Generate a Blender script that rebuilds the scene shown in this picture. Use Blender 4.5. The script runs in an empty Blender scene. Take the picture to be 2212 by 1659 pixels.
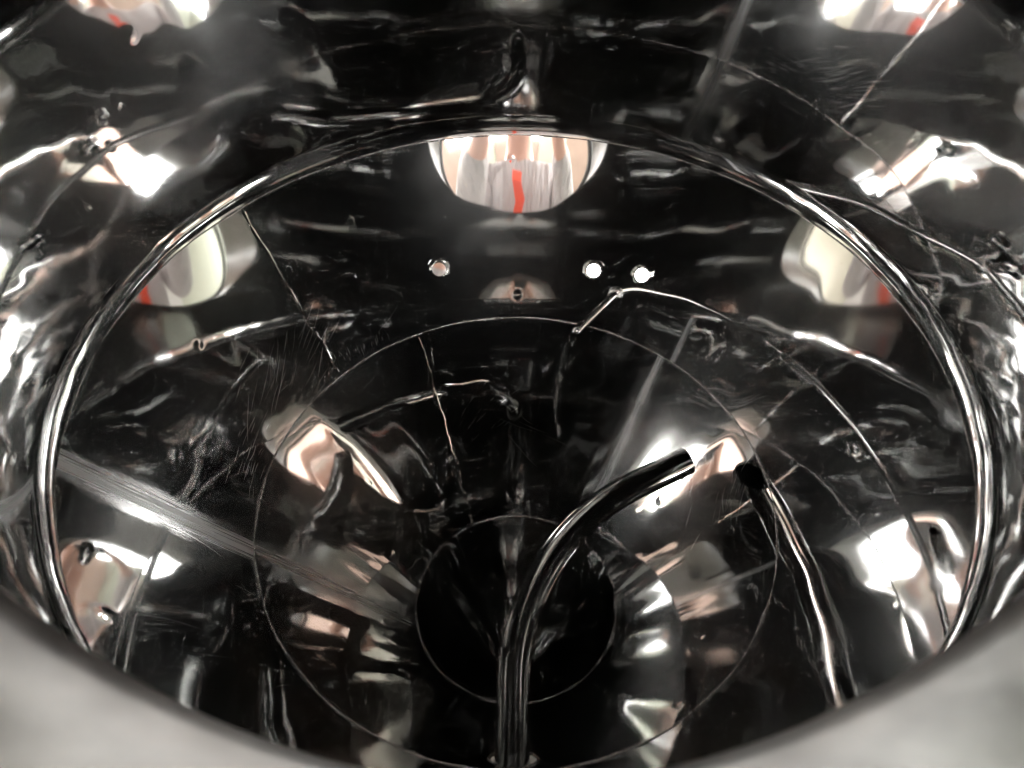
import bpy, bmesh, math, random
import numpy as np
from mathutils import Vector, Matrix

sc = bpy.context.scene
col = sc.collection
rad = math.radians

# ------------------------------------------------------------------ camera
R = 0.42                                   # radius of the tank in metres; every "unit" below is one R
CAM = Vector((.008, -1.25, 1.448)) * R
PITCH = 49.47
cd = bpy.data.cameras.new("Camera")
cam = bpy.data.objects.new("Camera", cd)
col.objects.link(cam)
sc.camera = cam
cd.sensor_width = 36
cd.lens = 1790 / 2212 * 36
cd.clip_start = 0.005
cd.clip_end = 100
cam.location = CAM
cam.rotation_euler = (Matrix.Rotation(rad(90 - PITCH), 3, 'X') @ Matrix.Rotation(.0076, 3, 'Z')).to_euler()
cd.shift_x = -17.5 / 2212
cd.dof.use_dof = True
cd.dof.focus_distance = 2.35 * R
cd.dof.aperture_fstop = 6.0

# ------------------------------------------------------------------ world and exposure
w = bpy.data.worlds.new("World")
sc.world = w
w.use_nodes = True
w.node_tree.nodes["Background"].inputs[0].default_value = (.80, .78, .76, 1)
w.node_tree.nodes["Background"].inputs[1].default_value = 0.20
sc.view_settings.view_transform = 'Standard'
sc.view_settings.look = 'None'
sc.view_settings.exposure = 2.55
sc.view_settings.gamma = 1
sc.view_settings.use_curve_mapping = False
sc.cycles.max_bounces = 7
sc.cycles.glossy_bounces = 7
sc.cycles.diffuse_bounces = 4
sc.cycles.transmission_bounces = 4
sc.cycles.blur_glossy = 0.02
sc.cycles.sample_clamp_indirect = 6
sc.cycles.caustics_reflective = True
sc.cycles.use_denoising = True
sc.cycles.use_light_tree = False
sc.cycles.use_adaptive_sampling = True
sc.cycles.adaptive_threshold = 0.02

LAMP = 6.0          # radiance of the ceiling lamp diffusers

# ------------------------------------------------------------------ helpers
def tag(o, label=None, cat=None, group=None, kind=None):
    if label: o["label"] = label
    if cat: o["category"] = cat
    if group: o["group"] = group
    if kind: o["kind"] = kind
    return o

def empty(name, loc, label, cat, group=None):
    o = bpy.data.objects.new(name, None)
    o.empty_display_size = .02
    o.location = loc
    col.objects.link(o)
    return tag(o, label, cat, group)

def link(name, me, mat=None, parent=None):
    o = bpy.data.objects.new(name, me)
    col.objects.link(o)
    if mat: me.materials.append(mat)
    if parent:
        o.parent = parent
        bpy.context.view_layer.update()
        o.matrix_parent_inverse = parent.matrix_world.inverted()
    return o

def mesh_n(name, vs, fs, ns=None):
    """mesh in R units -> metres, smooth, with exact normals (faces turned to agree with them)"""
    vs = [Vector(v) * R for v in vs]
    if ns:
        g = []
        for q in fs:
            c = Vector()
            for i in range(1, len(q) - 1):
                c += (vs[q[i]] - vs[q[0]]).cross(vs[q[i + 1]] - vs[q[0]])
            g.append(tuple(q) if c.dot(Vector(ns[q[0]])) > 0 else tuple(reversed(q)))
        fs = g
    me = bpy.data.meshes.new(name)
    me.from_pydata(vs, [], fs)
    for p in me.polygons:
        p.use_smooth = True
    if ns:
        me.normals_split_custom_set_from_vertices([Vector(n).normalized() for n in ns])
    me.update()
    return me

class Waves:
    """hammered and rolled sheet: sum of slow waves round and down the tank plus small dents (all in R units)"""
    def __init__(s, seed, az_slope, z_slope, nmin=3, nmax=22, kmax=9., dents=0, zr=(0, 0), modes=34):
        g = np.random.default_rng(seed)
        s.n = g.integers(nmin, nmax + 1, modes).astype(float)
        s.k = g.uniform(-kmax, kmax, modes) * g.random(modes)
        s.p = g.uniform(0, 6.283, modes)
        a = az_slope / s.n * g.uniform(.5, 1.5, modes)
        s.a = a * (2 / modes) ** .5
        m2 = 10                                   # waves that run mostly down the sheet
        s.n = np.concatenate([s.n, g.integers(0, 4, m2).astype(float)])
        k2 = g.uniform(3, 16, m2)
        s.k = np.concatenate([s.k, k2]); s.p = np.concatenate([s.p, g.uniform(0, 6.283, m2)])
        s.a = np.concatenate([s.a, z_slope / k2 * (2 / m2) ** .5])
        s.d = [(g.uniform(-math.pi, math.pi), g.uniform(*zr), g.uniform(.005, .012), g.choice([-1, 1]) * g.uniform(.02, .07)) for _ in range(dents)]
    def __call__(s, az, z, r):
        h = np.zeros_like(az); ha = np.zeros_like(az); hz = np.zeros_like(az)
        for n, k, p, a in zip(s.n, s.k, s.p, s.a):
            t = n * az + k * z + p
            h += a * np.cos(t); q = -a * np.sin(t); ha += q * n; hz += q * k
        for (a0, z0, w_, sl) in s.d:
            da = (az - a0 + math.pi) % (2 * math.pi) - math.pi
            x = da * r; y = z - z0
            m = (x * x + y * y) < (3.2 * w_) ** 2
            if not m.any(): continue
            e = sl * w_ * np.exp(-(x[m] ** 2 + y[m] ** 2) / (2 * w_ * w_))
            h[m] += e; ha[m] += -e * x[m] / (w_ * w_) * r[m]; hz[m] += -e * y[m] / (w_ * w_)
        return h, ha / np.maximum(r, .03), hz

def ripple(me, waves, base_n):
    """push a finished sheet in and out and give it the exact normals of the new surface"""
    n = len(me.vertices)
    co = np.empty(n * 3); me.vertices.foreach_get("co", co); co = co.reshape(-1, 3) / R
    az = np.arctan2(co[:, 0], co[:, 1]); r = np.hypot(co[:, 0], co[:, 1])
    N = np.asarray(base_n, float); N /= np.linalg.norm(N, axis=1)[:, None]
    h, ga, gz = waves(az, co[:, 2], r)
    ta = np.stack([np.cos(az), -np.sin(az), np.zeros(n)], 1)
    ts = np.cross(ta, N)
    gs = gz * ts[:, 2]
    M = N - ta * ga[:, None] - ts * gs[:, None]
    M /= np.linalg.norm(M, axis=1)[:, None]
    co = (co + N * h[:, None]) * R
    me.vertices.foreach_set("co", co.ravel())
    me.normals_split_custom_set_from_vertices(M.astype(np.float32))
    me.update()

def grid(nu, nv, fn, closed=True):
    vs = [];  ns = [];  fs = []
    for j in range(nv):
        for i in range(nu):
            v, n = fn(i, j)
            vs.append(v);  ns.append(n)
    m = nu if closed else nu - 1
    for j in range(nv - 1):
        for i in range(m):
            k = (i + 1) % nu
            fs.append((j * nu + i, j * nu + k, (j + 1) * nu + k, (j + 1) * nu + i))
    return vs, fs, ns

def tube_mesh(name, path, r, n=24, cap=True, inner=None):
    """swept tube along a list of points (R units), optional bore -> an open pipe with wall thickness"""
    path = [Vector(p) for p in path]
    vs = [];  fs = []
    rr = r if isinstance(r, (list, tuple)) else [r] * len(path)
    up = Vector((0, 0, 1))
    t0 = (path[1] - path[0]).normalized()
    if abs(t0.dot(up)) > .9: up = Vector((1, 0, 0))
    side = t0.cross(up).normalized()
    frames = []
    for i, p in enumerate(path):
        a = path[max(i - 1, 0)];  b = path[min(i + 1, len(path) - 1)]
        t = (b - a).normalized()
        side = (side - t * side.dot(t)).normalized()
        frames.append((p, side.copy(), t.cross(side)))
    rings = []
    def ring(fr, rad_):
        s = len(vs)
        for i in range(n):
            a = 2 * math.pi * i / n
            vs.append(fr[0] + (fr[1] * math.cos(a) + fr[2] * math.sin(a)) * rad_)
        rings.append(s)
    def bridge(a, b):
        for i in range(n):
            k = (i + 1) % n
            fs.append((a + i, a + k, b + k, b + i))
    for i, fr in enumerate(frames): ring(fr, rr[i])
    for i in range(len(frames) - 1): bridge(rings[i], rings[i + 1])
    if inner:
        m = len(rings)
        for i in reversed(range(len(frames))): ring(frames[i], inner)
        bridge(rings[m - 1], rings[m])
        for i in range(m, len(rings) - 1): bridge(rings[i], rings[i + 1])
        bridge(rings[-1], rings[0])
    elif cap:
        fs.append(tuple(rings[0] + i for i in reversed(range(n))))
        fs.append(tuple(rings[-1] + i for i in range(n)))
    me = bpy.data.meshes.new(name)
    me.from_pydata([v * R for v in vs], [], fs)
    bm = bmesh.new(); bm.from_mesh(me)
    bmesh.ops.recalc_face_normals(bm, faces=bm.faces)
    bm.to_mesh(me); bm.free()
    for p in me.polygons: p.use_smooth = len(p.vertices) == 4
    me.set_sharp_from_angle(angle=rad(50))
    return me

def box_mesh(name, size, bevel=.002, seg=3, mat4=None):
    bm = bmesh.new()
    bmesh.ops.create_cube(bm, size=1)
    for v in bm.verts: v.co = Vector((v.co.x * size[0], v.co.y * size[1], v.co.z * size[2]))
    if bevel:
        bmesh.ops.bevel(bm, geom=bm.edges[:], offset=bevel, segments=seg, affect='EDGES', profile=.5)
    if mat4: bmesh.ops.transform(bm, matrix=mat4, verts=bm.verts)
    me = bpy.data.meshes.new(name)
    bm.to_mesh(me); bm.free()
    return me

# ------------------------------------------------------------------ materials
class NT:
    def __init__(s, name):
        s.m = bpy.data.materials.new(name); s.m.use_nodes = True
        s.t = s.m.node_tree; s.b = s.t.nodes["Principled BSDF"]
    def n(s, kind, **kw):
        x = s.t.nodes.new(kind)
        for k, v in kw.items(): setattr(x, k, v)
        return x
    def l(s, a, b): s.t.links.new(a, b)
    def math(s, op, a, b=None, clamp=False):
        x = s.n('ShaderNodeMath', operation=op, use_clamp=clamp)
        for i, v in enumerate((a, b)):
            if v is None: continue
            if isinstance(v, (int, float)): x.inputs[i].default_value = v
            else: s.l(v, x.inputs[i])
        return x.outputs[0]
    def noise(s, vec, scale, detail=2, rough=.5, dist=0):
        x = s.n('ShaderNodeTexNoise')
        x.inputs['Scale'].default_value = scale
        x.inputs['Detail'].default_value = detail
        x.inputs['Roughness'].default_value = rough
        x.inputs['Distortion'].default_value = dist
        s.l(vec, x.inputs['Vector'])
        return x.outputs[0]
    def vmul(s, vec, xyz):
        x = s.n('ShaderNodeVectorMath', operation='MULTIPLY')
        s.l(vec, x.inputs[0]); x.inputs[1].default_value = xyz
        return x.outputs[0]
    def ramp(s, fac, lo, hi, a=0., b=1.):
        x = s.n('ShaderNodeMapRange'); x.clamp = True
        x.inputs[1].default_value = lo; x.inputs[2].default_value = hi
        x.inputs[3].default_value = a; x.inputs[4].default_value = b
        s.l(fac, x.inputs[0])
        return x.outputs[0]

def polar(s):
    """(unit xy direction, height) of the point: no seam around the axis"""
    tc = s.n('ShaderNodeTexCoord')
    flat = s.vmul(tc.outputs['Object'], (1, 1, 0))
    nz = s.n('ShaderNodeVectorMath', operation='NORMALIZE'); s.l(flat, nz.inputs[0])
    zz = s.vmul(tc.outputs['Object'], (0, 0, 1))
    ad = s.n('ShaderNodeVectorMath', operation='ADD'); s.l(nz.outputs[0], ad.inputs[0]); s.l(zz, ad.inputs[1])
    return tc.outputs['Object'], ad.outputs[0]

def steel_mirror(name, base=(.610, .610, .606), rough=.028, scratch=.5, seed=0., haze=.06, hr=.27, grain=0., seam=None, seam_k=.42):
    """mirror polished sheet (its waves are in the mesh): hair scratches in patches and a faint polishing haze"""
    s = NT(name)
    ob, po = polar(s)
    rot = s.n('ShaderNodeMapping'); s.l(ob, rot.inputs[0])
    rot.inputs['Location'].default_value = (seed, seed * .6, 0)
    rot.inputs['Rotation'].default_value = (.5, .9, .6 + seed); rot.inputs['Scale'].default_value = (14, 900, 800)
    sc2 = s.ramp(s.noise(rot.outputs[0], 1.0, 1.0, .5), .56, .72)
    off = s.n('ShaderNodeVectorMath', operation='ADD'); s.l(ob, off.inputs[0]); off.inputs[1].default_value = (seed, seed * .7, seed * .3)
    mask = s.ramp(s.noise(off.outputs[0], 5.0, 2.0, .6), .50, .70)
    h = s.math('MULTIPLY', s.math('MULTIPLY', sc2, mask), .0000120 * scratch)
    if grain: h = s.math('ADD', h, s.math('MULTIPLY', s.noise(ob, 520., 1.0, .5), grain))
    bp = s.n('ShaderNodeBump'); bp.inputs['Strength'].default_value = 1.0; bp.inputs['Distance'].default_value = 1.0
    s.l(h, bp.inputs['Height'])
    def gloss():
        g = s.n('ShaderNodeBsdfAnisotropic'); g.inputs['Color'].default_value = (*base, 1)
        s.l(bp.outputs[0], g.inputs['Normal'])
        return g
    g0 = gloss()
    rg = s.ramp(mask, 0, 1, rough, rough + .03)
    if seam is not None:                        # a weld run ground flush: brushed along its length, fading out sideways
        sx, sy = math.sin(rad(seam)), math.cos(rad(seam))
        def dot(v):
            d = s.n('ShaderNodeVectorMath', operation='DOT_PRODUCT'); s.l(ob, d.inputs[0]); d.inputs[1].default_value = v
            return d.outputs['Value']
        lat = dot((sy, -sx, 0)); fwd = dot((sx, sy, 0))
        cv = s.n('ShaderNodeCombineXYZ'); s.l(s.math('MULTIPLY', lat, 520.), cv.inputs[0]); s.l(s.math('MULTIPLY', fwd, 6.), cv.inputs[1])
        lines = s.noise(cv.outputs[0], 1.0, 3.0, .65)
        wide = s.ramp(s.math('ABSOLUTE', s.math('ADD', lat, s.math('MULTIPLY', s.math('SUBTRACT', s.noise(ob, 9.0, 2.0, .5), .5), .012))), .026, .004)
        k = s.math('MULTIPLY', wide, s.ramp(fwd, .13, .15))
        kk = s.math('MULTIPLY', k, s.ramp(lines, .30, .62, .25, 1.0))
        rg = s.math('ADD', rg, s.math('MULTIPLY', kk, seam_k))
        b2 = s.n('ShaderNodeBump'); b2.inputs['Distance'].default_value = 1.0
        s.l(s.math('MULTIPLY', s.math('MULTIPLY', lines, k), .00016), b2.inputs['Height']); s.l(bp.outputs[0], b2.inputs['Normal'])
        s.l(b2.outputs[0], g0.inputs['Normal'])
    s.l(rg, g0.inputs['Roughness'])
    out = [x for x in s.t.nodes if x.type == 'OUTPUT_MATERIAL'][0]
    s.t.nodes.remove(s.b)
    if haze:
        g1 = gloss(); g1.inputs['Roughness'].default_value = hr
        mx = s.n('ShaderNodeMixShader'); s.l(s.ramp(mask, 0, 1, haze * .6, haze * 2.0), mx.inputs[0])
        s.l(g0.outputs[0], mx.inputs[1]); s.l(g1.outputs[0], mx.inputs[2]); s.l(mx.outputs[0], out.inputs['Surface'])
    else:
        s.l(g0.outputs[0], out.inputs['Surface'])
    return s.m

def steel_brushed(name, base=(.62, .60, .575), rough=.34, aniso=.6, scale=(20, 900, 900), amp=.000012):
    s = NT(name)
    tc = s.n('ShaderNodeTexCoord')
    nz = s.noise(s.vmul(tc.outputs['Object'], scale), 1.0, 2.0, .6)
    cl = s.noise(s.vmul(tc.outputs['Object'], (5., 30., 30.)), 1.0, 3.0, .6)
    bp = s.n('ShaderNodeBump'); bp.inputs['Distance'].default_value = 1.0
    s.l(s.math('MULTIPLY', nz, amp), bp.inputs['Height']); s.l(bp.outputs[0], s.b.inputs['Normal'])
    s.l(s.ramp(cl, .3, .7, rough * .85, rough * 1.15), s.b.inputs['Roughness'])
    mx = s.n('ShaderNodeMix', data_type='RGBA'); s.l(s.ramp(cl, .3, .7), mx.inputs[0])
    mx.inputs[6].default_value = (*[v * .86 for v in base], 1); mx.inputs[7].default_value = (*[min(v * 1.16, 1) for v in base], 1)
    s.l(mx.outputs[2], s.b.inputs['Base Color'])
    s.b.inputs['Metallic'].default_value = 1
    s.b.inputs['Anisotropic'].default_value = aniso
    return s.m

def plain(name, c, rough=.6, noise=.0, scale=30., metal=0.):
    s = NT(name)
    s.b.inputs['Roughness'].default_value = rough
    s.b.inputs['Metallic'].default_value = metal
    if noise:
        tc = s.n('ShaderNodeTexCoord')
        f = s.noise(tc.outputs['Object'], scale, 3.0, .6)
        mx = s.n('ShaderNodeMix', data_type='RGBA')
        s.l(f, mx.inputs[0])
        mx.inputs[6].default_value = (*[v * (1 - noise) for v in c], 1)
        mx.inputs[7].default_value = (*[min(v * (1 + noise), 1) for v in c], 1)
        s.l(mx.outputs[2], s.b.inputs['Base Color'])
    else: s.b.inputs['Base Color'].default_value = (*c, 1)
    return s.m

def glow(name, c, e):
    s = NT(name)
    s.b.inputs['Base Color'].default_value = (*c, 1)
    s.b.inputs['Emission Color'].default_value = (*c, 1)
    s.b.inputs['Emission Strength'].default_value = e
    return s.m

M_WALL = steel_mirror("polished_shell", seed=1.3)
M_CONE = steel_mirror("polished_cone", seed=5.1, seam=-103.6)
M_LOW = steel_mirror("polished_lower_cone", seed=9.4, seam=-103.6, seam_k=.30)
M_KNUCKLE = steel_mirror("polished_knuckle", seed=3.3, rough=.05, haze=.06)
M_PIPE = steel_mirror("drawn_tube", rough=.11, scratch=1.5, seed=2.2, haze=0)
M_FIT = steel_mirror("turned_fitting", rough=.03, seed=7.7, haze=0)
M_WELD = steel_mirror("weld_bead", base=(.62, .61, .60), rough=.20, seed=4.4, haze=0, grain=.0008)
M_BEAD = steel_mirror("polished_weld_run", base=(.60, .59, .57), rough=.06, seed=4.4, haze=0)
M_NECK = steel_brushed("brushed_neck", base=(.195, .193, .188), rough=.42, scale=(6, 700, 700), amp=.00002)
M_JACKET = steel_brushed("brushed_jacket", rough=.4, scale=(60, 60, 900))

# ------------------------------------------------------------------ the tank
A1, A2 = 29.85, 30.5
T1, T2 = math.tan(rad(A1)), math.tan(rad(A2))
ZC = -.5055; RC = 1 + ZC * T1
RO = .045
RS = .335; ZS = ZC - (RC - RS) / T2
A3 = 26.0
ZO = ZS - (RS - RO) / math.tan(rad(A3))
KR = .125                                       # knuckle radius
RW = 1 + KR * (1 - math.cos(rad(A1)))           # cylinder radius
ZK = KR * math.sin(rad(A1))                     # height where the knuckle meets the cylinder
ZT = 1.78
EA, EB, EZ = .545, .420, .978                   # oval opening, a little taller above its widest line
EBT = .53
def hole_h(t, e=0.):
    return -math.cos(t) * ((EB if math.cos(t) > 0 else EBT) + e)

tank = empty("fermentation_tank", (0, 0, (ZO - .35) * R), "mirror polished stainless steel tank with conical bottom, seen through its oval opening", "tank")

def cone_n(a, A):
    return (-math.sin(a) * math.cos(rad(A)), -math.cos(a) * math.cos(rad(A)), math.sin(rad(A)))

def cone_mesh(name, r0, z0, r1, z1, A, nu, nv):
    def fn(i, j):
        a = 2 * math.pi * i / nu
        u = j / (nv - 1)
        r = r0 + (r1 - r0) * u; z = z0 + (z1 - z0) * u
        return (r * math.sin(a), r * math.cos(a), z), cone_n(a, A)
    return mesh_n(name, *grid(nu, nv, fn))

def cut_holes(o, cutters, A):
    """real round holes through the cone wall, normals kept exact afterwards"""
    bm = bmesh.new()
    for c in cutters:
        t = tube_mesh("cutter", [c[0], c[1]], c[2], 48)
        bm.from_mesh(t); bpy.data.meshes.remove(t)
    cm = bpy.data.meshes.new("cutter"); bm.to_mesh(cm); bm.free()
    co = bpy.data.objects.new("cutter", cm); col.objects.link(co)
    md = o.modifiers.new("holes", 'BOOLEAN'); md.object = co; md.operation = 'DIFFERENCE'; md.solver = 'EXACT'
    bpy.context.view_layer.update()
    dg = bpy.context.evaluated_depsgraph_get()
    me = bpy.data.meshes.new_from_object(o.evaluated_get(dg))
    o.modifiers.clear()
    bpy.data.objects.remove(co); bpy.data.meshes.remove(cm)
    # drop the cutter's own walls, keep the sheet
    bm = bmesh.new(); bm.from_mesh(me)
    kill = []
    for f in bm.faces:
        c = f.calc_center_median()
        if f.normal.dot(Vector(cone_n(math.atan2(c.x, c.y), A))) < .9: kill.append(f)
    bmesh.ops.delete(bm, geom=kill, context='FACES')
    bm.to_mesh(me); bm.free()
    for p in me.polygons: p.use_smooth = True
    me.normals_split_custom_set_from_vertices([Vector(cone_n(math.atan2(v.co.x, v.co.y), A)) for v in me.vertices])
    if not me.materials: me.materials.append(o.data.materials[0])
    o.data = me

def on_cone(az, z):
    r = 1 + z * T1 if z > ZC else RC + (z - ZC) * T2
    return Vector((r * math.sin(rad(az)), r * math.cos(rad(az)), z))

STUDS = [(-18.3, -.339), (17.3, -.343), (28.3, -.318)]     # azimuth, height of the three studs
THERMO = (23.9, -.392)
RACK_Z = -.586

W_UP = Waves(11, .0062, .0005, 4, 34, 3., 14, (ZC, 0))
W_LOW = Waves(12, .0080, .0010, 4, 26, 4., 22, (ZS, ZC))
W_CYL = Waves(13, .0038, .0005, 4, 24, 2.5, 6, (0, .8))
W_TIP = Waves(14, .0090, .0020, 3, 16, 5., 8, (ZO, ZS))
W_KNU = Waves(15, .0100, .0050, 6, 60, 10.)
def rippled_cone(o, waves, A):
    me = o.data
    ripple(me, waves, [cone_n(math.atan2(v.co.x, v.co.y), A) for v in me.vertices])
upper = link("upper_cone", cone_mesh("upper_cone", 1, 0, RC, ZC, A1, 900, 84), M_CONE, tank)
rippled_cone(upper, W_UP, A1)
lower = link("lower_cone", cone_mesh("lower_cone", RC, ZC, RS, ZS, A2, 720, 90), M_LOW, tank)
rp = on_cone(180, RACK_Z)
cut_holes(lower, [(rp + Vector((0, .1, 0)), rp - Vector((0, .15, 0)), .056)], A2)
rippled_cone(lower, W_LOW, A2)
tip = link("cone_tip", cone_mesh("cone_tip", RS, ZS, RO, ZO, A3, 360, 60), M_LOW, tank)
rippled_cone(tip, W_TIP, A3)
outlet = link("outlet", tube_mesh("outlet", [(0, 0, ZO + .004), (0, 0, ZO - .35)], RO + .012, 48, inner=RO), M_FIT, tank)
plate = link("outlet_valve_disc", tube_mesh("outlet_valve_disc", [(0, 0, ZO - .335), (0, 0, ZO - .345)], RO, 48), M_FIT, outlet)

def knuckle(i, j):
    a = 2 * math.pi * i / 1200
    t = rad(A1) * j / 10                       # 0 = cylinder side
    r = RW - KR * (1 - math.cos(t)); z = ZK - KR * math.sin(t)
    return (r * math.sin(a), r * math.cos(a), z), (-math.sin(a) * math.cos(t), -math.cos(a) * math.cos(t), math.sin(t))
kv, kf, kn = grid(1200, 11, knuckle)
kme = mesh_n("knuckle", kv, kf, kn)
ripple(kme, W_KNU, kn)
link("knuckle", kme, M_KNUCKLE, tank)

# cylinder: far side is a plain sheet, near side is built round the oval opening
SB = rad(50)
def hole_angles(m=480):
    return sorted(set([2 * math.pi * i / m for i in range(m)] +
                      [math.atan2(sx * SB, -(zz - EZ)) % (2 * math.pi) for sx in (-1, 1) for zz in (ZK, ZT)]))
ANG = hole_angles()
def sheet(name, rw, inside, mat, z0, ea=EA, eb=0.):
    sgn = -1 if inside else 1
    nu, nv = (651, 150) if inside else (131, 2)
    def far(i, j):
        a = rad(-130 + 260 * i / (nu - 1))
        return (rw * math.sin(a), rw * math.cos(a), z0 + (ZT - z0) * j / (nv - 1)), (sgn * math.sin(a), sgn * math.cos(a), 0)
    vs, fs, ns = grid(nu, nv, far, closed=False)
    def rect(t):
        dx, dz = math.sin(t), -math.cos(t)
        sx = SB / abs(dx) if abs(dx) > 1e-9 else 1e9
        hz = (ZT - EZ) if dz > 0 else EZ - z0
        sz = hz / abs(dz) if abs(dz) > 1e-9 else 1e9
        q = min(sx, sz); return dx * q, EZ + dz * q
    K = 60 if inside else 4; M = len(ANG); base = len(vs)
    for j in range(K + 1):
        u = j / K
        for t in ANG:
            e = (math.asin(ea * math.sin(t) / rw), EZ + hole_h(t, eb)); r = rect(t)
            s = e[0] * (1 - u) + r[0] * u; z = e[1] * (1 - u) + r[1] * u
            vs.append((rw * math.sin(s), -rw * math.cos(s), z)); ns.append((sgn * math.sin(s), -sgn * math.cos(s), 0))
    for j in range(K):
        for i in range(M):
            k = (i + 1) % M
            fs.append((base + j * M + i, base + j * M + k, base + (j + 1) * M + k, base + (j + 1) * M + i))
    me = mesh_n(name, vs, fs, ns)
    if inside: ripple(me, W_CYL, ns)
    return link(name, me, mat, tank)
sheet("cylinder_wall", RW, True, M_WALL, ZK)
NL = 1.09                                      # how far out the neck reaches
sheet("outer_jacket", RW + .05, False, M_JACKET, ZK, EA + .012, .012)
def jacket_cone(i, j):
    a = 2 * math.pi * i / 96
    r, z = ((RW + .05, ZK), (RO + .08, ZO - .02))[j]
    n = cone_n(a, A1)
    return (r * math.sin(a), r * math.cos(a), z), (-n[0], -n[1], -n[2])
link("outer_cone", mesh_n("outer_cone", *grid(96, 2, jacket_cone)), M_JACKET, tank)

HD = .36
def dome(i, j):
    a = 2 * math.pi * i / 192; t = math.pi / 2 * j / 24
    r = RW * max(math.cos(t), .002); z = ZT + HD * math.sin(t)
    n = Vector((math.cos(t) / RW * math.sin(a), math.cos(t) / RW * math.cos(a), math.sin(t) / HD))
    return (r * math.sin(a), r * math.cos(a), z), tuple(-n)
link("dome", mesh_n("dome", *grid(192, 25, dome)), M_WALL, tank)

# neck of the opening: an oval tube with a rolled outer lip
def neck_point(i, j):
    t = 2 * math.pi * i / 240
    x = EA * math.sin(t); z = EZ + hole_h(t)
    n = Vector((math.sin(t) / EA, 0, -math.cos(t) / (EB if math.cos(t) > 0 else EBT))).normalized()
    yin = -math.sqrt(RW * RW - x * x)
    prof = [(0, 0.), (.004, -.006), (0, -.012)]
    if j < 8:                                   # inner tube
        u = j / 7
        y = yin * (1 - u) + (-NL) * u; o = 0.
        nn = -n
        if j == 0: nn = (-n * .8 + Vector((0, .6, 0))).normalized()
    else:                                       # rolled lip
        q = (j - 7) / 8 * math.pi
        o = .018 * (1 - math.cos(q)); y = -NL - .018 * math.sin(q)
        nn = -n * math.cos(q) + Vector((0, -1, 0)) * math.sin(q)
    return (x + n.x * o, y, z + n.z * o), tuple(nn)
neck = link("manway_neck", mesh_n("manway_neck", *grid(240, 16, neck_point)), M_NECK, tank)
def gasket_point(i, j):
    t = 2 * math.pi * i / 160; q = 2 * math.pi * j / 10
    n = Vector((math.sin(t) / EA, 0, -math.cos(t) / (EB if math.cos(t) > 0 else EBT))).normalized()
    o = -.004 + .016 * math.cos(q)
    return (EA * math.sin(t) + n.x * o, -NL - .035 + .018 * math.sin(q), EZ + hole_h(t) + n.z * o), tuple(n * math.cos(q) + Vector((0, math.sin(q), 0)))
M_RUB = plain("dark_rubber", (.05, .052, .055), .5)
tag(link("gasket", mesh_n("gasket", *grid(160, 11, gasket_point)), M_RUB, neck))

# welds
def ring_weld(name, r, z, half, seed):
    rnd = random.Random(seed)
    n = 720
    ph = [rnd.uniform(0, 6.28) for _ in range(6)]
    pts = []
    def fn(i, j):
        a = 2 * math.pi * i / n
        wob = 1 + .16 * math.sin(19 * a + ph[0]) + .12 * math.sin(31 * a + ph[1]) + .10 * math.sin(7 * a + ph[2]) + .05 * math.sin(113 * a + ph[4])
        q = 2 * math.pi * j / 8
        rr = half * wob
        dr = rr * math.cos(q); dz = rr * math.sin(q)
        r_ = r + .0012 * math.sin(17 * a + ph[3]) + dr
        return (r_ * math.sin(a), r_ * math.cos(a), z + dz), (math.cos(q) * math.sin(a), math.cos(q) * math.cos(a), math.sin(q))
    return link(name, mesh_n(name, *grid(n, 9, fn)), M_WELD, tank)
ring_weld("weld_seam", 1.0004, .000, .0022, 1)
ring_weld("weld_seam", RC + .0006, ZC, .0034, 2)
ring_weld("weld_seam", RS + .0004, ZS, .0030, 3)

def strip(name, az, z0, z1, half, lift, mat, n=80, seed=0):
    """weld run down the cone (or wall), slightly proud, with a wandering edge"""
    rnd = random.Random(seed)
    ph = [rnd.uniform(0, 6.28) for _ in range(4)]
    vs = []; fs = []; ns = []
    W = 7
    wv = W_UP if (z0 + z1) / 2 > ZC else W_LOW
    for j in range(n + 1):
        z = z0 + (z1 - z0) * j / n
        if z0 > ZC > z1: wv = W_UP if z > ZC else W_LOW
        if z > ZK:   p = Vector((RW * math.sin(rad(az)), RW * math.cos(rad(az)), z)); nn = Vector((-math.sin(rad(az)), -math.cos(rad(az)), 0))
        else:        p = on_cone(az, z); nn = Vector(cone_n(rad(az), A1 if z > ZC else A2))
        side = Vector((math.cos(rad(az)), -math.sin(rad(az)), 0))
        wob = half * (1 + .22 * math.sin(j * .9 + ph[0]) + .16 * math.sin(j * 2.3 + ph[1]))
        sh = half * .3 * math.sin(j * .37 + ph[2])
        for i in range(W):
            u = (i - (W - 1) / 2) / ((W - 1) / 2)
            # follow the curve of the sheet
            x = u * wob + sh
            rc_ = math.hypot(p.x, p.y)
            sag = x * x / (2 * max(rc_, .05))
            h = lift * (1 - u * u) - .0003
            a_ = rad(az) + x / max(rc_, .05)
            h += float(wv(np.array([a_]), np.array([z]), np.array([rc_]))[0][0])
            vs.append(p + side * x - Vector((math.sin(rad(az)), math.cos(rad(az)), 0)) * sag + nn * h)
            ns.append((nn + side * (2 * lift * u / wob) - side * (x / max(rc_, .05)) * 1.0).normalized())
    for j in range(n):
        for i in range(W - 1):
            fs.append((j * W + i, j * W + i + 1, (j + 1) * W + i + 1, (j + 1) * W + i))
    return link(name, mesh_n(name, vs, fs, ns), mat, tank)
strip("weld_run", -51.0, -.012, ZC + .01, .007, .0012, M_BEAD, 60, 4)
strip("weld_run", -27.5, ZC - .008, ZS + .01, .007, .0011, M_BEAD, 60, 5)

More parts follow.
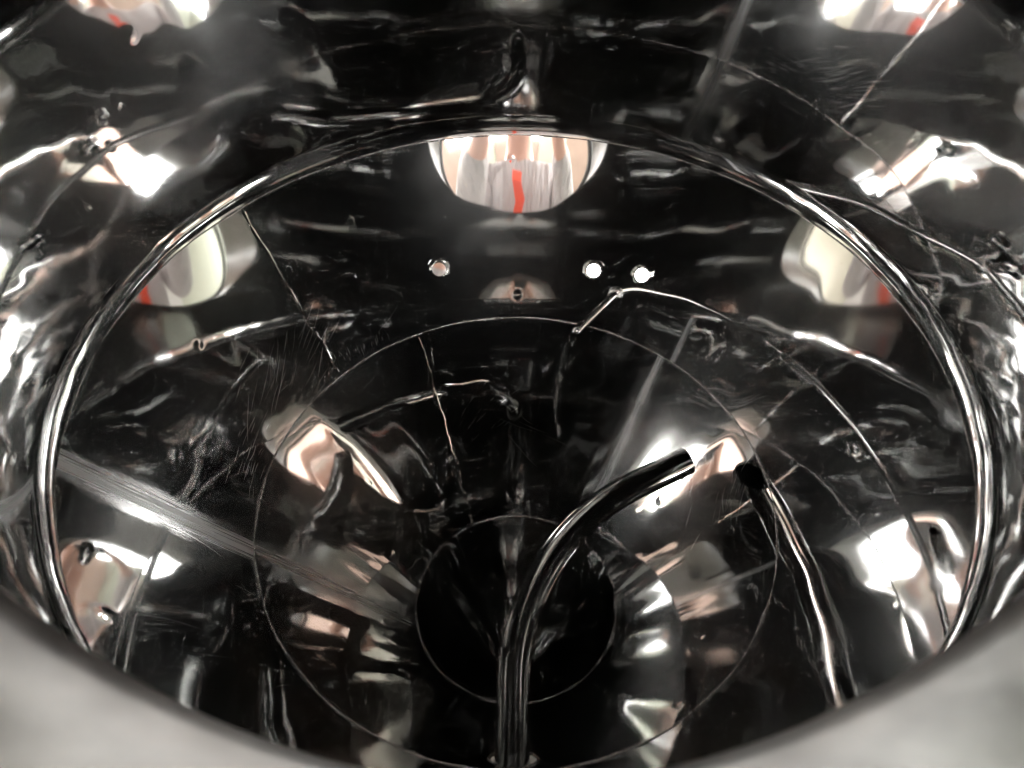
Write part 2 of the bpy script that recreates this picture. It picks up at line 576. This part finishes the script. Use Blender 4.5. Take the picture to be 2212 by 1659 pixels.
# three short polished studs, each end slanted to mirror something bright to the camera
FACE = [(.028, -.798, .602), (-.002, -.783, .622), (-0.056, -0.780, 0.624)]
for (az, z), fn in zip(STUDS, FACE):
    p = on_cone(az, z); ax = Vector(fn).normalized()
    n = 48; sr = .0235; top = p + ax * .040
    sd = ax.cross(Vector((0, 0, 1))).normalized(); up = sd.cross(ax)
    prof = [(-.05, sr), (.0, sr), (.033, sr), (.0375, sr * .965), (.0395, sr * .90)]
    vs = []; fs = []
    for h_, r_ in prof:
        for i in range(n):
            a = 2 * math.pi * i / n
            vs.append((p + ax * h_ + (sd * math.cos(a) + up * math.sin(a)) * r_) * R)
    for j in range(len(prof) - 1):
        for i in range(n):
            k = (i + 1) % n; fs.append((j * n + i, j * n + k, (j + 1) * n + k, (j + 1) * n + i))
    fs.append(tuple((len(prof) - 1) * n + i for i in range(n)))
    me = bpy.data.meshes.new("stud"); me.from_pydata(vs, [], fs)
    bm = bmesh.new(); bm.from_mesh(me); bmesh.ops.recalc_face_normals(bm, faces=bm.faces)
    if bm.faces[:][-1].normal.dot(ax) < 0: bmesh.ops.reverse_faces(bm, faces=bm.faces)
    bm.to_mesh(me); bm.free()
    for q in me.polygons: q.use_smooth = len(q.vertices) == 4
    st = link("stud", me, M_FIT, tank)
    # weld fillet where it meets the cone
    cn = Vector(cone_n(rad(az), A1)); e = cn.cross(Vector((0, 0, 1))).normalized(); f_ = e.cross(cn)
    vs = []; fs = []
    for j in range(9):
        q = 2 * math.pi * j / 8
        for i in range(n):
            a = 2 * math.pi * i / n
            w_ = 1 + .12 * math.sin(5 * a + az) + .08 * math.sin(11 * a)
            dr = (e * math.cos(a) + f_ * math.sin(a))
            vs.append((p + dr * (sr + .003 + .006 * w_ * math.cos(q)) + cn * .006 * w_ * math.sin(q)) * R)
    for j in range(8):
        for i in range(n):
            k = (i + 1) % n; fs.append((j * n + i, j * n + k, (j + 1) * n + k, (j + 1) * n + i))
    me = bpy.data.meshes.new("weld_fillet"); me.from_pydata(vs, [], fs)
    bm = bmesh.new(); bm.from_mesh(me); bmesh.ops.recalc_face_normals(bm, faces=bm.faces); bm.to_mesh(me); bm.free()
    for q in me.polygons: q.use_smooth = True
    link("weld_fillet", me, M_BEAD, st)

# hair scratches left by polishing, in loose bundles, and small water drops clinging to the sheet
def cone_frame(az, z):
    p = on_cone(az, z)
    A = A1 if z > ZC else A2
    n = Vector(cone_n(rad(az), A))
    e = Vector((math.cos(rad(az)), -math.sin(rad(az)), 0))
    wv = W_UP if z > ZC else (W_LOW if z > ZS else W_TIP)
    h = float(wv(np.array([rad(az)]), np.array([z]), np.array([math.hypot(p.x, p.y)]))[0][0])
    return p + n * h, n, e
rnd = random.Random(77)
def scratch_bundle(az0, z0, saz, sz, count, ang, spread, length, bend, parent, lo, hi):
    vs = []; fs = []
    for _ in range(count):
        az = rnd.gauss(az0, saz); z = rnd.gauss(z0, sz)
        a = rad(rnd.gauss(ang, spread)); L = length * rnd.uniform(.2, 1.0); b = rnd.gauss(bend, .12)
        wd = rnd.choice([.00012, .00016, .00022, .00034])
        pts = []
        for k in range(7):
            u = k / 6 - .5
            th = a + b * u
            da = math.cos(th) * u * L; dz = math.sin(th) * u * L
            r = max(on_cone(az, z).to_2d().length, .05)
            zz = z + dz
            if not lo < zz < hi: pts = []; break
            p, n, e = cone_frame(az + math.degrees(da / r), zz)
            pts.append((p + n * .0003, n))
        if not pts: continue
        s0 = len(vs)
        for k, (p, n) in enumerate(pts):
            t = (pts[min(k + 1, 6)][0] - pts[max(k - 1, 0)][0]).normalized()
            sd = n.cross(t) * wd * math.sin(math.pi * (k + .35) / 6.7)
            vs += [p + sd, p - sd]
        for k in range(6):
            fs.append((s0 + 2 * k, s0 + 2 * k + 1, s0 + 2 * k + 3, s0 + 2 * k + 2))
    me = bpy.data.meshes.new("scratch_marks"); me.from_pydata([v * R for v in vs], [], fs)
    bm = bmesh.new(); bm.from_mesh(me)
    for f in bm.faces:
        c = f.calc_center_median()
        if f.normal.dot(Vector((-c.x, -c.y, 0))) < 0: f.normal_flip()
    bm.to_mesh(me); bm.free()
    return tag(link("scratch_marks", me, M_SCR, parent), kind="stuff")
M_SCR = steel_brushed("scratched_metal", base=(.45, .45, .45), rough=.35, aniso=0, amp=0)
for b in [(-64, -.38, 8, .045, 34, 28, 8, .14, .1, upper, ZC + .01, -.02), (-80, -.44, 6, .03, 34, 3, 4, .06, .0, upper, ZC + .01, -.02),
          (-41, -.47, 6, .015, 24, 82, 6, .03, .0, upper, ZC + .01, -.02), (-122, -.30, 9, .10, 5, 84, 6, .18, .1, upper, ZC + .01, -.02),
          (-12, -.80, 6, .05, 26, 38, 8, .05, .1, lower, ZS + .01, ZC - .01), (6, -.84, 6, .05, 5, -25, 10, .16, .2, lower, ZS + .01, ZC - .01),
          (78, -.66, 7, .06, 24, -45, 12, .08, .1, lower, ZS + .01, ZC - .01)]:
    scratch_bundle(*b)
bm = bmesh.new()
for _ in range(150):
    if rnd.random() < .35: az, z = rnd.choice([(23.9, -.39), (28.3, -.30), (17.3, -.33), (-27.5, -.55), (70, -.75)]); az += rnd.gauss(0, 5); z += rnd.gauss(0, .03)
    else: az = rnd.uniform(-125, 125); z = rnd.uniform(-1.1, -.03)
    if abs(z - ZC) < .02 or any(abs(az - q[0]) < 4 and abs(z - q[1]) < .06 for q in STUDS): continue
    p, n, e = cone_frame(az, z)
    r = rnd.choice([.0012, .0016, .0016, .0022, .003]) * R
    m4 = Matrix.Translation(p * R) @ n.to_track_quat('Z', 'Y').to_matrix().to_4x4() @ Matrix.Diagonal((r, r * rnd.uniform(1, 1.5), r * .55, 1))
    bmesh.ops.create_icosphere(bm, subdivisions=2, radius=1, matrix=m4)
for f in bm.faces: f.smooth = True
me = bpy.data.meshes.new("water_drops"); bm.to_mesh(me); bm.free()
wm = NT("water"); wm.b.inputs['Base Color'].default_value = (1, 1, 1, 1); wm.b.inputs['Roughness'].default_value = .02
wm.b.inputs['Transmission Weight'].default_value = 1.0; wm.b.inputs['IOR'].default_value = 1.33
tag(link("water_drops", me, wm.m, tank), kind="stuff")

# ------------------------------------------------------------------ racking arm
PDIA = .083
start = Vector((-.004, -.80, RACK_Z))
bend0 = Vector((-.004, -.491, RACK_Z))
wdir = Vector((math.cos(.0507), 0, math.sin(.0507)))
BR = .660
path = [start + (bend0 - start) * i / 6 for i in range(7)]
for i in range(1, 41):
    t = 1.0928 * i / 40
    path.append(bend0 + Vector((0, 1, 0)) * BR * math.sin(t) + wdir * BR * (1 - math.cos(t)))
edir = Vector((0, 1, 0)) * math.cos(1.0928) + wdir * math.sin(1.0928)
pend = path[-1]
path += [pend + edir * .170 * i / 5 for i in range(1, 6)]
arm = empty("racking_arm", Vector(path[0]) * R, "bent stainless steel pipe with open end rising from the port at the bottom", "pipe")
link("pipe", tube_mesh("pipe", path, PDIA / 2, 48, inner=PDIA / 2 - .005), M_PIPE, arm)
col_path = [rp + Vector((0, .004, 0)), rp - Vector((0, .16, 0))]
link("port_sleeve", tube_mesh("port_sleeve", [rp + Vector((0, -.03, 0)), rp - Vector((0, .2, 0))], .062, 48, inner=.054), M_FIT, arm)
# weld lip that follows the cone round the port
n = 64; vs = []; fs = []
for j in range(9):
    q = 2 * math.pi * j / 8
    for i in range(n):
        a = 2 * math.pi * i / n
        rr = .058 + .005 * math.cos(q)
        x = rp.x + rr * math.cos(a); z = rp.z + rr * math.sin(a)
        want = RC + (z - ZC) * T2
        y = -math.sqrt(max(want * want - x * x, 0)) + .004 * math.sin(q)
        vs.append(Vector((x, y, z)) * R)
for j in range(8):
    for i in range(n):
        k = (i + 1) % n; fs.append((j * n + i, j * n + k, (j + 1) * n + k, (j + 1) * n + i))
me = bpy.data.meshes.new("weld_lip"); me.from_pydata(vs, [], fs)
for q in me.polygons: q.use_smooth = True
link("weld_lip", me, M_WELD, arm)
link("seal_ring", tube_mesh("seal_ring", [rp - Vector((0, .10, 0)), rp - Vector((0, .13, 0))], .0545, 48, inner=PDIA / 2 + .0005), M_RUB, arm)

# ------------------------------------------------------------------ thermowell
tb = on_cone(*THERMO)
tn = Vector((-tb.x, -tb.y, 0)).normalized()
tdir = (tn * math.cos(rad(25.3)) + Vector((0, 0, math.sin(rad(25.3))))).normalized()
tl = .405; tr = .0125
tpath = [tb - tdir * .03] + [tb + tdir * tl * i / 8 for i in range(9)]
trad = [tr] * 10
for k in (.35, .65, .85, .97):
    tpath.append(tb + tdir * (tl + tr * k)); trad.append(tr * math.sqrt(max(1 - k * k, .0)))
th = empty("thermowell", tb * R, "thin straight steel thermowell rod sticking out of the far cone wall", "thermowell")
link("rod", tube_mesh("rod", tpath, trad, 32), steel_mirror("satin_rod", rough=.22, seed=6.1, haze=0), th)
link("collar", tube_mesh("collar", [tb - tdir * .012, tb + tdir * .010, tb + tdir * .016], [.024, .024, .018], 32), M_WELD, th)

# ------------------------------------------------------------------ outside the opening: seen only in the reflections
M_CEIL = plain("ceiling_paint", (.62, .59, .54), .8, .05, 3)
M_CREAM = plain("cream_wall_paint", (.68, .65, .57), .8, .06, 4)
M_GREEN = plain("pale_green_wall_paint", (.60, .63, .54), .8, .06, 4)
M_PINK = plain("warm_white_wall_paint", (.66, .63, .64), .8, .06, 4)
FLOOR_Z, CEIL_Z = -.88, 1.85
def slab(name, size, loc, mat):
    o = link(name, box_mesh(name, size, .0, 1), mat)
    o.location = loc
    return tag(o, kind="structure")
slab("floor", (4.5, 4.6, .05), (0, -2.0, FLOOR_Z - .025), plain("pale_concrete_floor", (.45, .44, .42), .5, .2, 6))
slab("ceiling", (4.5, 4.6, .05), (0, -2.0, CEIL_Z + .025), plain("salmon_ceiling_boards", (.68, .50, .43), .7, .15, 5))
slab("wall_back", (4.5, .05, CEIL_Z - FLOOR_Z), (0, -4.3, (CEIL_Z + FLOOR_Z) / 2), M_PINK)
slab("wall_left", (.05, 4.6, CEIL_Z - FLOOR_Z), (-1.95, -2.0, (CEIL_Z + FLOOR_Z) / 2), M_GREEN)
slab("wall_right", (.05, 4.6, CEIL_Z - FLOOR_Z), (2.1, -2.0, (CEIL_Z + FLOOR_Z) / 2), M_CREAM)
for k, x in enumerate((-1.55, -.5, .62, 1.7)):
    slab("ceiling_beam", (.42, 4.5, .14), (x, -2.0, CEIL_Z - .071), M_GREEN if k % 2 == 0 else M_CREAM)

M_LAMP = glow("lamp_diffuser", (1, 1, .99), LAMP)
M_HOUSE = plain("white_enamel", (.8, .8, .78), .4)
def lamp(x, y, sx, sy, label):
    t = empty("ceiling_light", (x, y, CEIL_Z), label, "ceiling light", "ceiling lights outside the tank")
    def part(nm, size, bev, mat, z):
        o = link(nm, box_mesh(nm, size, bev), mat, t); o.matrix_parent_inverse.identity(); o.location = (0, 0, z)
    for q in (-1, 1):
        o = link("hanger", box_mesh("hanger", (.015, .015, .30), .002), M_HOUSE, t); o.matrix_parent_inverse.identity()
        o.location = (q * sx * .4, q * sy * .4, -.15)
    part("housing", (sx * .5, sy * .9, .03), .006, M_HOUSE, -.315)
    part("diffuser", (sx, sy, .05), 0, M_LAMP, -.356)
lamp(-1.30, -1.25, .90, 1.7, "large white hanging light reflected on the left of the tank wall")
lamp(1.35, -1.25, .75, 1.6, "large white hanging light reflected on the right of the tank wall")
lamp(.47, -1.10, .30, .50, "small white hanging light added above the person, mirrored in the lower cone")  # added lamp: brightens the ceiling and the patches mirrored in the cone
lamp(.30, -2.15, 1.1, .70, "white hanging light behind the person, mirrored in the far wall")

# person holding the phone
M_SKIN = plain("skin", (.52, .29, .22), .5, .08, 40)
M_SHIRT = plain("pale_shirt", (.42, .385, .39), .8, .16, 14)
_n = M_SHIRT.node_tree
_b = _n.nodes.new('ShaderNodeBump'); _b.inputs['Distance'].default_value = .05; _b.inputs['Strength'].default_value = 1
_t = _n.nodes.new('ShaderNodeTexNoise'); _t.inputs['Scale'].default_value = 9; _t.inputs['Detail'].default_value = 3
_c = _n.nodes.new('ShaderNodeTexCoord'); _m = _n.nodes.new('ShaderNodeMapping'); _m.inputs['Scale'].default_value = (2.2, 1, .5)
_n.links.new(_c.outputs['Object'], _m.inputs[0]); _n.links.new(_m.outputs[0], _t.inputs['Vector'])
_n.links.new(_t.outputs[0], _b.inputs['Height']); _n.links.new(_b.outputs[0], _n.nodes['Principled BSDF'].inputs['Normal'])
M_TROU = plain("dark_trousers", (.06, .06, .075), .85, .1, 30)
M_HAIR = plain("dark_hair", (.03, .022, .018), .6)
M_ORANGE = plain("orange_ribbon", (.75, .06, .015), .5)
M_BADGE = plain("badge_card", (.85, .83, .75), .4)
M_PHONE = plain("phone_case", (.02, .02, .022), .3)

def skin_mesh(name, verts, edges, mat, parent, sub=2):
    me = bpy.data.meshes.new(name)
    me.from_pydata([v[0] for v in verts], edges, [])
    o = link(name, me, mat, parent)
    md = o.modifiers.new("skin", 'SKIN'); md.use_smooth_shade = True
    for i, v in enumerate(verts):
        s = me.skin_vertices[0].data[i]
        s.radius = v[1] if isinstance(v[1], tuple) else (v[1], v[1])
        s.use_root = (i == 0)
    sb = o.modifiers.new("sub", 'SUBSURF'); sb.levels = sub; sb.render_levels = sub
    return o

PY = -1.00                                       # where the person stands
per = empty("person", (0, PY, FLOOR_Z), "person in a pale shirt with orange ribbon leaning to the opening, seen mirrored", "person")
DZ = .12
V = []; Ed = []
def add(p, r, prev=None):
    V.append((Vector(p) + Vector((0, 0, DZ)), r))
    if prev is not None: Ed.append((prev, len(V) - 1))
    return len(V) - 1
pel = add((0, PY - .10, -.10), (.16, .12))
bel = add((0, PY - .06, .08), (.15, .11), pel)
che = add((0, PY, .30), (.17, .12), bel)
nec0 = add((0, PY + .06, .47), (.085, .075), che)
nec = add((0, PY + .09, .54), .055, nec0)
hd0 = add((0, PY + .13, .61), (.068, .075), nec)
hd1 = add((0, PY + .15, .69), (.075, .09), hd0)
hd2 = add((0, PY + .15, .75), (.06, .075), hd1)
nose = add((0, PY + .245, .655), .010, hd0)
for s in (-1, 1):
    hip = add((s * .10, PY - .10, -.18), .095, pel)
    kne = add((s * .12, PY - .02, -.56), .062, hip)
    ank = add((s * .12, PY - .06, -.93), .042, kne)
    toe = add((s * .13, PY + .10, -.965), .032, ank)
    sho = add((s * .19, PY + .03, .42), .062, che)
    elb = add((s * .27, PY + .10, .28), .047, sho)
    wri = add((s * .135, -.625, .535 - DZ), .030, elb)
    HX, HY, HZ = .100, -.575, .600 - DZ
    pal = add((s * HX, HY, HZ), (.036, .018), wri)
    ear = add((s * .082, PY + .13, .665), .012, hd1)
    for k, (dx, dy, dz, ln) in enumerate(((-.004, .030, .046, 1.0), (-.012, .034, .030, 1.08), (-.014, .036, .012, 1.0), (-.012, .034, -.006, .82))):
        a = add((s * HX + s * dx, HY + dy * .6, HZ + dz), .0095, pal)
        b = add((s * (HX - .014 * ln) + s * dx, HY + dy * .6 + .016, HZ + dz + .004), .0088, a)
        add((s * (HX - .026 * ln) + s * dx, HY + dy * .6 + .012, HZ + dz + .004), .0078, b)
    a = add((s * (HX - .018), HY - .012, HZ + .035), .011, pal)
    add((s * (HX - .038), HY - .010, HZ + .050), .0095, a)
skin_mesh("body", V, Ed, M_SKIN, per)
V2 = [(Vector((0, PY - .10, -.12 + DZ)), (.185, .15)), (Vector((0, PY - .06, .08 + DZ)), (.175, .135)), (Vector((0, PY, .30 + DZ)), (.195, .145)), (Vector((0, PY + .05, .44 + DZ)), (.11, .095))]
E2 = [(0, 1), (1, 2), (2, 3)]
for s in (-1, 1):
    i = len(V2)
    V2 += [(Vector((s * .19, PY + .03, .42 + DZ)), .084), (Vector((s * .27, PY + .10, .28 + DZ)), .070), (Vector((s * .15, -.655, .525)), .046)]
    E2 += [(2, i), (i, i + 1), (i + 1, i + 2)]
shirt = skin_mesh("shirt", V2, E2, M_SHIRT, per)
V3 = [(Vector((0, PY - .10, -.12 + DZ)), (.19, .155))]; E3 = []
for s in (-1, 1):
    i = len(V3)
    V3 += [(Vector((s * .10, PY - .10, -.20 + DZ)), .115), (Vector((s * .12, PY - .02, -.56 + DZ)), .085), (Vector((s * .12, PY - .055, -.88 + DZ)), .070)]
    E3 += [(0, i), (i, i + 1), (i + 1, i + 2)]
skin_mesh("trousers", V3, E3, M_TROU, per)
skin_mesh("hair", [(Vector((0, PY + .10, .66 + DZ)), (.088, .075)), (Vector((0, PY + .12, .74 + DZ)), (.086, .090)), (Vector((0, PY + .155, .795 + DZ)), (.062, .07))], [(0, 1), (1, 2)], M_HAIR, per)
for s in (-1, 1):
    bm = bmesh.new(); bmesh.ops.create_uvsphere(bm, u_segments=12, v_segments=8, radius=.013)
    me = bpy.data.meshes.new("eye"); bm.to_mesh(me); bm.free()
    o = link("eye", me, M_BADGE, per); o.matrix_parent_inverse.identity(); o.location = (s * .032, .225, .683 + DZ - FLOOR_Z)

# ribbon round the neck with a card
lan = empty("lanyard", (0, PY + .16, .15 + DZ), "orange red ribbon hanging on the pale shirt, mirrored in the far wall", "lanyard")
def ribbon(pts, half, thick, mat, parent, name):
    vs = []; fs = []
    for p, sd in pts:
        p = Vector(p); sd = Vector(sd).normalized(); nn = Vector((0, 1, .2)).normalized()
        for u, v in ((-1, 0), (1, 0), (1, 1), (-1, 1)):
            vs.append(p + sd * half * u + nn * thick * v)
    for j in range(len(pts) - 1):
        for i in range(4):
            k = (i + 1) % 4; fs.append((j * 4 + i, j * 4 + k, (j + 1) * 4 + k, (j + 1) * 4 + i))
    fs.append((0, 1, 2, 3)); e = (len(pts) - 1) * 4; fs.append((e + 3, e + 2, e + 1, e))
    me = bpy.data.meshes.new(name); me.from_pydata(vs, [], fs)
    return link(name, me, mat, parent)
ribbon([((.004, PY + .185, .395 + DZ), (1, 0, .2)), ((.006, PY + .197, .36 + DZ), (1, 0, .25)), ((-.010, PY + .198, .30 + DZ), (1, 0, -.2)), ((.006, PY + .197, .25 + DZ), (1, 0, .1)), ((.0, PY + .192, .20 + DZ), (1, 0, 0))], .021, .0025, M_ORANGE, lan, "ribbon")
bc = link("card", box_mesh("card", (.075, .004, .10), .0015), M_BADGE, lan); bc.matrix_parent_inverse.identity(); bc.location = (0, .02, .005)

# the phone whose lens takes the picture, held by both hands
Rm = cam.rotation_euler.to_matrix().to_4x4()
ph = empty("smartphone", CAM, "black phone held level at the opening by both hands", "phone")
o = link("case", box_mesh("case", (.150, .074, .009), .004), M_PHONE, ph); o.matrix_parent_inverse.identity()
o.matrix_local = Rm @ Matrix.Translation((-.012, -.012, .0125))
o = link("screen", box_mesh("screen", (.142, .066, .001), .0004), plain("phone_screen", (.10, .10, .11), .1), ph); o.matrix_parent_inverse.identity()
o.matrix_local = Rm @ Matrix.Translation((-.012, -.012, .0177))
